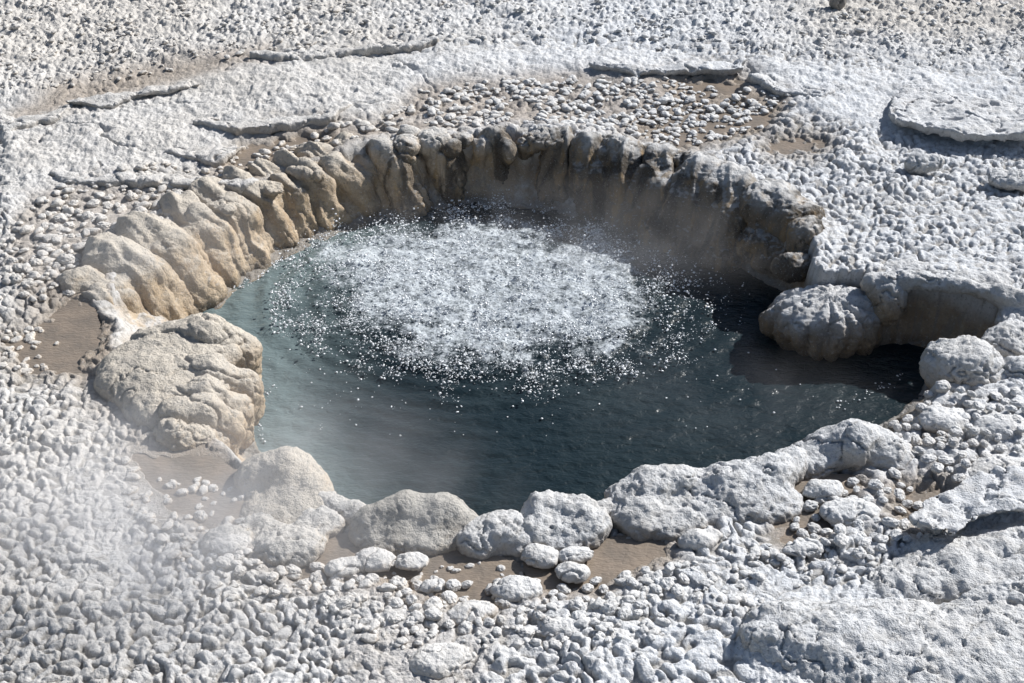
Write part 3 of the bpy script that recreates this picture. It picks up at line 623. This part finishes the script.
# ------------------------------------------------------------------ individual nodules (copies of a few prototypes)
V0, F0 = subdiv(ICO_V, ICO_F, 4); protos = []
for k in range(8):
    v = V0*np.array([1, .8, .62]); Nn = V0
    dd = .16*perlin(V0*1.1+k*7.3)+.10*perlin(V0*2.6+k*3)+.035*fbm(V0*7+k, 2)-.10*sst(.3, .6, perlin(V0*2.4+k*5))
    protos.append(v+Nn*dd[:, None])
AREAS = [([(880,405),(900,385),(965,395),(1024,395),(1024,480),(940,480),(900,440)], 85, (9, 17), 'small round grey nodule in the pile right of the pale dome boulder', 'nodules piled at the right of the pool', .03),
         ([(800,480),(905,470),(935,530),(870,560),(790,545)], 60, (9, 18), 'rounded grey nodule around the winding puddle', 'nodules around the winding puddle', .012),
         ([(300,570),(420,570),(520,580),(680,560),(700,600),(520,640),(330,610)], 75, (10, 22), 'pale rounded nodule in the crust below the front puddles', 'nodules below the front puddles', .010),
         ([(200,510),(270,515),(330,575),(290,600),(180,560)], 25, (10, 22), 'steam wrapped nodule near the steaming puddle', 'nodules near the steaming puddle', .010),
         ([(110,195),(175,190),(190,200),(150,225),(40,250),(40,215)], 35, (8, 16), 'flat pale nodule on the tan flat left of the draped wall', 'nodules on the tan flat at left', .008),
         ([(5,265),(70,250),(80,290),(20,300)], 18, (9, 18), 'flat pale nodule beside the left edge puddle', 'nodules beside the left edge puddle', .010)]
cnt = 0
for poly, num, (a, b), lab, grp, zo in AREAS:
    pa = np.array(poly, float); placed = []
    tries = 0
    while len(placed) < num and tries < 4000:
        tries += 1; x = random.uniform(pa[:, 0].min(), pa[:, 0].max()); y = random.uniform(pa[:, 1].min(), pa[:, 1].max())
        if sdpoly(np.array([x]), np.array([y]), pa)[0] > 0: continue
        r = random.uniform(a, b)
        if any((x-p[0])**2+((y-p[1])*1.4)**2 < ((r+p[2])*.42)**2 for p in placed): continue
        placed.append((x, y, r))
    pl = np.array(placed); W = at(pl[:, 0], pl[:, 1]); zg, _, _, dRR = ground_height(W[:, 0], W[:, 1])
    for (x, y, r), wv, zz, dq in zip(placed, W, zg, dRR):
        if dq < -.04 and zz < -.1: continue
        s_ = r/2*mpp(x, y)
        k = cnt % 8
        if cnt < 8: o = tinv(protos[k], F0, 'nodule', M_peb, base=[0, 0, 0]); protos[k] = o if False else protos[k]; base_objs = globals().setdefault('base_objs', []); base_objs.append(o)
        else: o = base_objs[k].copy(); COL.objects.link(o)
        o.location = (wv[0], wv[1], max(zz, -.03)+zo*random.uniform(.2, 1)); o.scale = (s_, s_*random.uniform(.8, 1.2), s_*random.uniform(.65, .95)); o.rotation_euler = (random.uniform(-.25, .25), random.uniform(-.25, .25), random.uniform(0, 6.28))
        tag(o, lab, 'nodule', grp); cnt += 1
# the innumerable small pebbles
def pebbles(name, poly, num, rpx, label, zo=.3):
    pa = np.array(poly, float); x = rng.uniform(pa[:, 0].min(), pa[:, 0].max(), num*3); y = rng.uniform(pa[:, 1].min(), pa[:, 1].max(), num*3)
    k = (sdpoly(x, y, pa) < 0) & (perlin(np.stack([x, y*1.6], -1)*.03) > -.25); x, y = x[k][:num], y[k][:num]
    W = at(x, y); z, _, _, dr_ = ground_height(W[:, 0], W[:, 1]); m = dr_ > .03; W, z, x, y = W[m], z[m], x[m], y[m]
    d = (W[:, 1]*ct+CH*st)/F; r = (rpx[0]+(rpx[1]-rpx[0])*rng.random(len(W))**2)/2*d
    W[:, 2] = np.maximum(z, -.035)+r*zo
    R = np.stack([r*(.9+.6*rng.random(len(r))), r*.85, r*(.40+.25*rng.random(len(r)))], 1)
    tag(scatter(name, W, R, M_peb, 2, .35), label, 'pebbles', kind='stuff')
pebbles('pebble_field', [(385,120),(420,90),(560,74),(700,80),(800,100),(760,132),(680,142),(560,130),(470,130)], 800, (4, 10), 'small pale pebbles strewn over the tan flat behind the back rim')
pebbles('pebble_field', [(120,170),(200,160),(330,126),(410,122),(420,138),(300,152),(220,185),(150,240),(60,290),(0,320),(0,240),(40,195)], 450, (5, 13), 'small pale pebbles on the tan flat behind the left wall')
pebbles('pebble_field', [(140,510),(300,575),(520,600),(700,560),(760,540),(900,560),(760,600),(640,650),(400,650),(200,600)], 350, (5, 13), 'small pale pebbles scattered over the foreground crust')
pebbles('rubble', [(-100,-50),(1130,-50),(1130,80),(720,50),(560,40),(280,55),(130,78),(-100,112)], 2600, (2, 7), 'loose pale rubble covering the ground at the top', zo=.5)
pebbles('pebble_field', [(150,470),(250,470),(250,520),(200,530),(130,520),(120,450)], 60, (6, 13), 'small grey pebbles in the steaming puddle below the left massif', zo=.1)
pebbles('pebble_field', [(5,330),(40,318),(60,330),(40,370),(0,372)], 40, (6, 12), 'small grey pebbles at the margin of the left edge puddle', zo=.1)
pebbles('pebble_field', [(380,560),(500,556),(520,592),(420,600),(330,575)], 40, (4, 11), 'small grey pebbles in the front puddle', zo=.1)
# ------------------------------------------------------------------ steam
def steam(px, py, z, rx, ry, rz, dens, label, seed, sc=1.9):
    c = at(px, py, z); V, Fc = subdiv(ICO_V, ICO_F, 3)
    t = NT('steam'); tc = t.n('ShaderNodeTexCoord'); O = tc.outputs['Object']
    ln = t.n('ShaderNodeVectorMath', operation='LENGTH'); t.l(O, ln.inputs[0])
    geo = t.n('ShaderNodeNewGeometry'); ad = t.n('ShaderNodeVectorMath', operation='ADD'); t.l(geo.outputs['Position'], ad.inputs[0]); ad.inputs[1].default_value = (seed, seed*2, 0)
    n = t.noise(ad.outputs[0], sc, 3, .6, 1.0)
    d = t.math('MULTIPLY', t.ss(ln.outputs['Value'], 1., .0), t.ss(n, .30, .78))
    v = t.n('ShaderNodeVolumePrincipled'); v.inputs['Color'].default_value = (.95, .96, 1, 1); v.inputs['Anisotropy'].default_value = .2
    t.l(t.math('MULTIPLY', d, dens), v.inputs['Density']); t.l(v.outputs[0], t.out.inputs['Volume'])
    t.m.cycles.volume_step_rate = 1.0
    o = link_mesh('steam', V, Fc, t.m); o.location = c; o.scale = (rx, ry, rz); tag(o, label, 'steam', kind='stuff')
steam(190, 500, .24, 1.5, .95, .50, 2.0, 'thin white steam drifting over the puddle at the lower left', 1.3)
steam(580, 235, -.06, 1.7, .8, .26, .8, 'thin steam rising from the back of the boiling pool', 5.1)
steam(740, 400, -.12, 1.1, .6, .22, .35, 'faint steam over the dark right side of the water', 8.7)
steam(150, 250, .12, 1.0, .7, .25, .9, 'faint steam drifting over the left wall', 12.2)
# ------------------------------------------------------------------ camera, light
cam = bpy.data.cameras.new('camera'); cam.lens = 50; cam.sensor_width = 36; cam.clip_end = 2000
co = bpy.data.objects.new('camera', cam); COL.objects.link(co); co.location = (0, 0, CH); co.rotation_euler = (math.pi/2-TH, 0, 0); S.camera = co
AZ, EL = math.radians(36), math.radians(36)      # sun direction: angle from +x towards +y, elevation
sun = bpy.data.lights.new('sun', 'SUN'); sun.energy = 4.9; sun.angle = math.radians(.5); sun.color = (1, .975, .94)
so = bpy.data.objects.new('sun', sun); COL.objects.link(so)
from mathutils import Vector
so.rotation_euler = Vector((math.cos(AZ)*math.cos(EL), math.sin(AZ)*math.cos(EL), math.sin(EL))).to_track_quat('Z', 'Y').to_euler()
W = bpy.data.worlds.new('World'); S.world = W; W.use_nodes = True; nt = W.node_tree
sky = nt.nodes.new('ShaderNodeTexSky'); sky.sky_type = 'NISHITA'; sky.sun_disc = False; sky.sun_elevation = EL; sky.sun_rotation = math.pi/2-AZ
bg = nt.nodes['Background']; nt.links.new(sky.outputs[0], bg.inputs[0]); bg.inputs[1].default_value = .055
S.view_settings.view_transform = 'Standard'; S.view_settings.look = 'None'; S.view_settings.exposure = 0.31; S.view_settings.gamma = 1
S.cycles.max_bounces = 5; S.cycles.volume_bounces = 1; S.cycles.volume_max_steps = 128
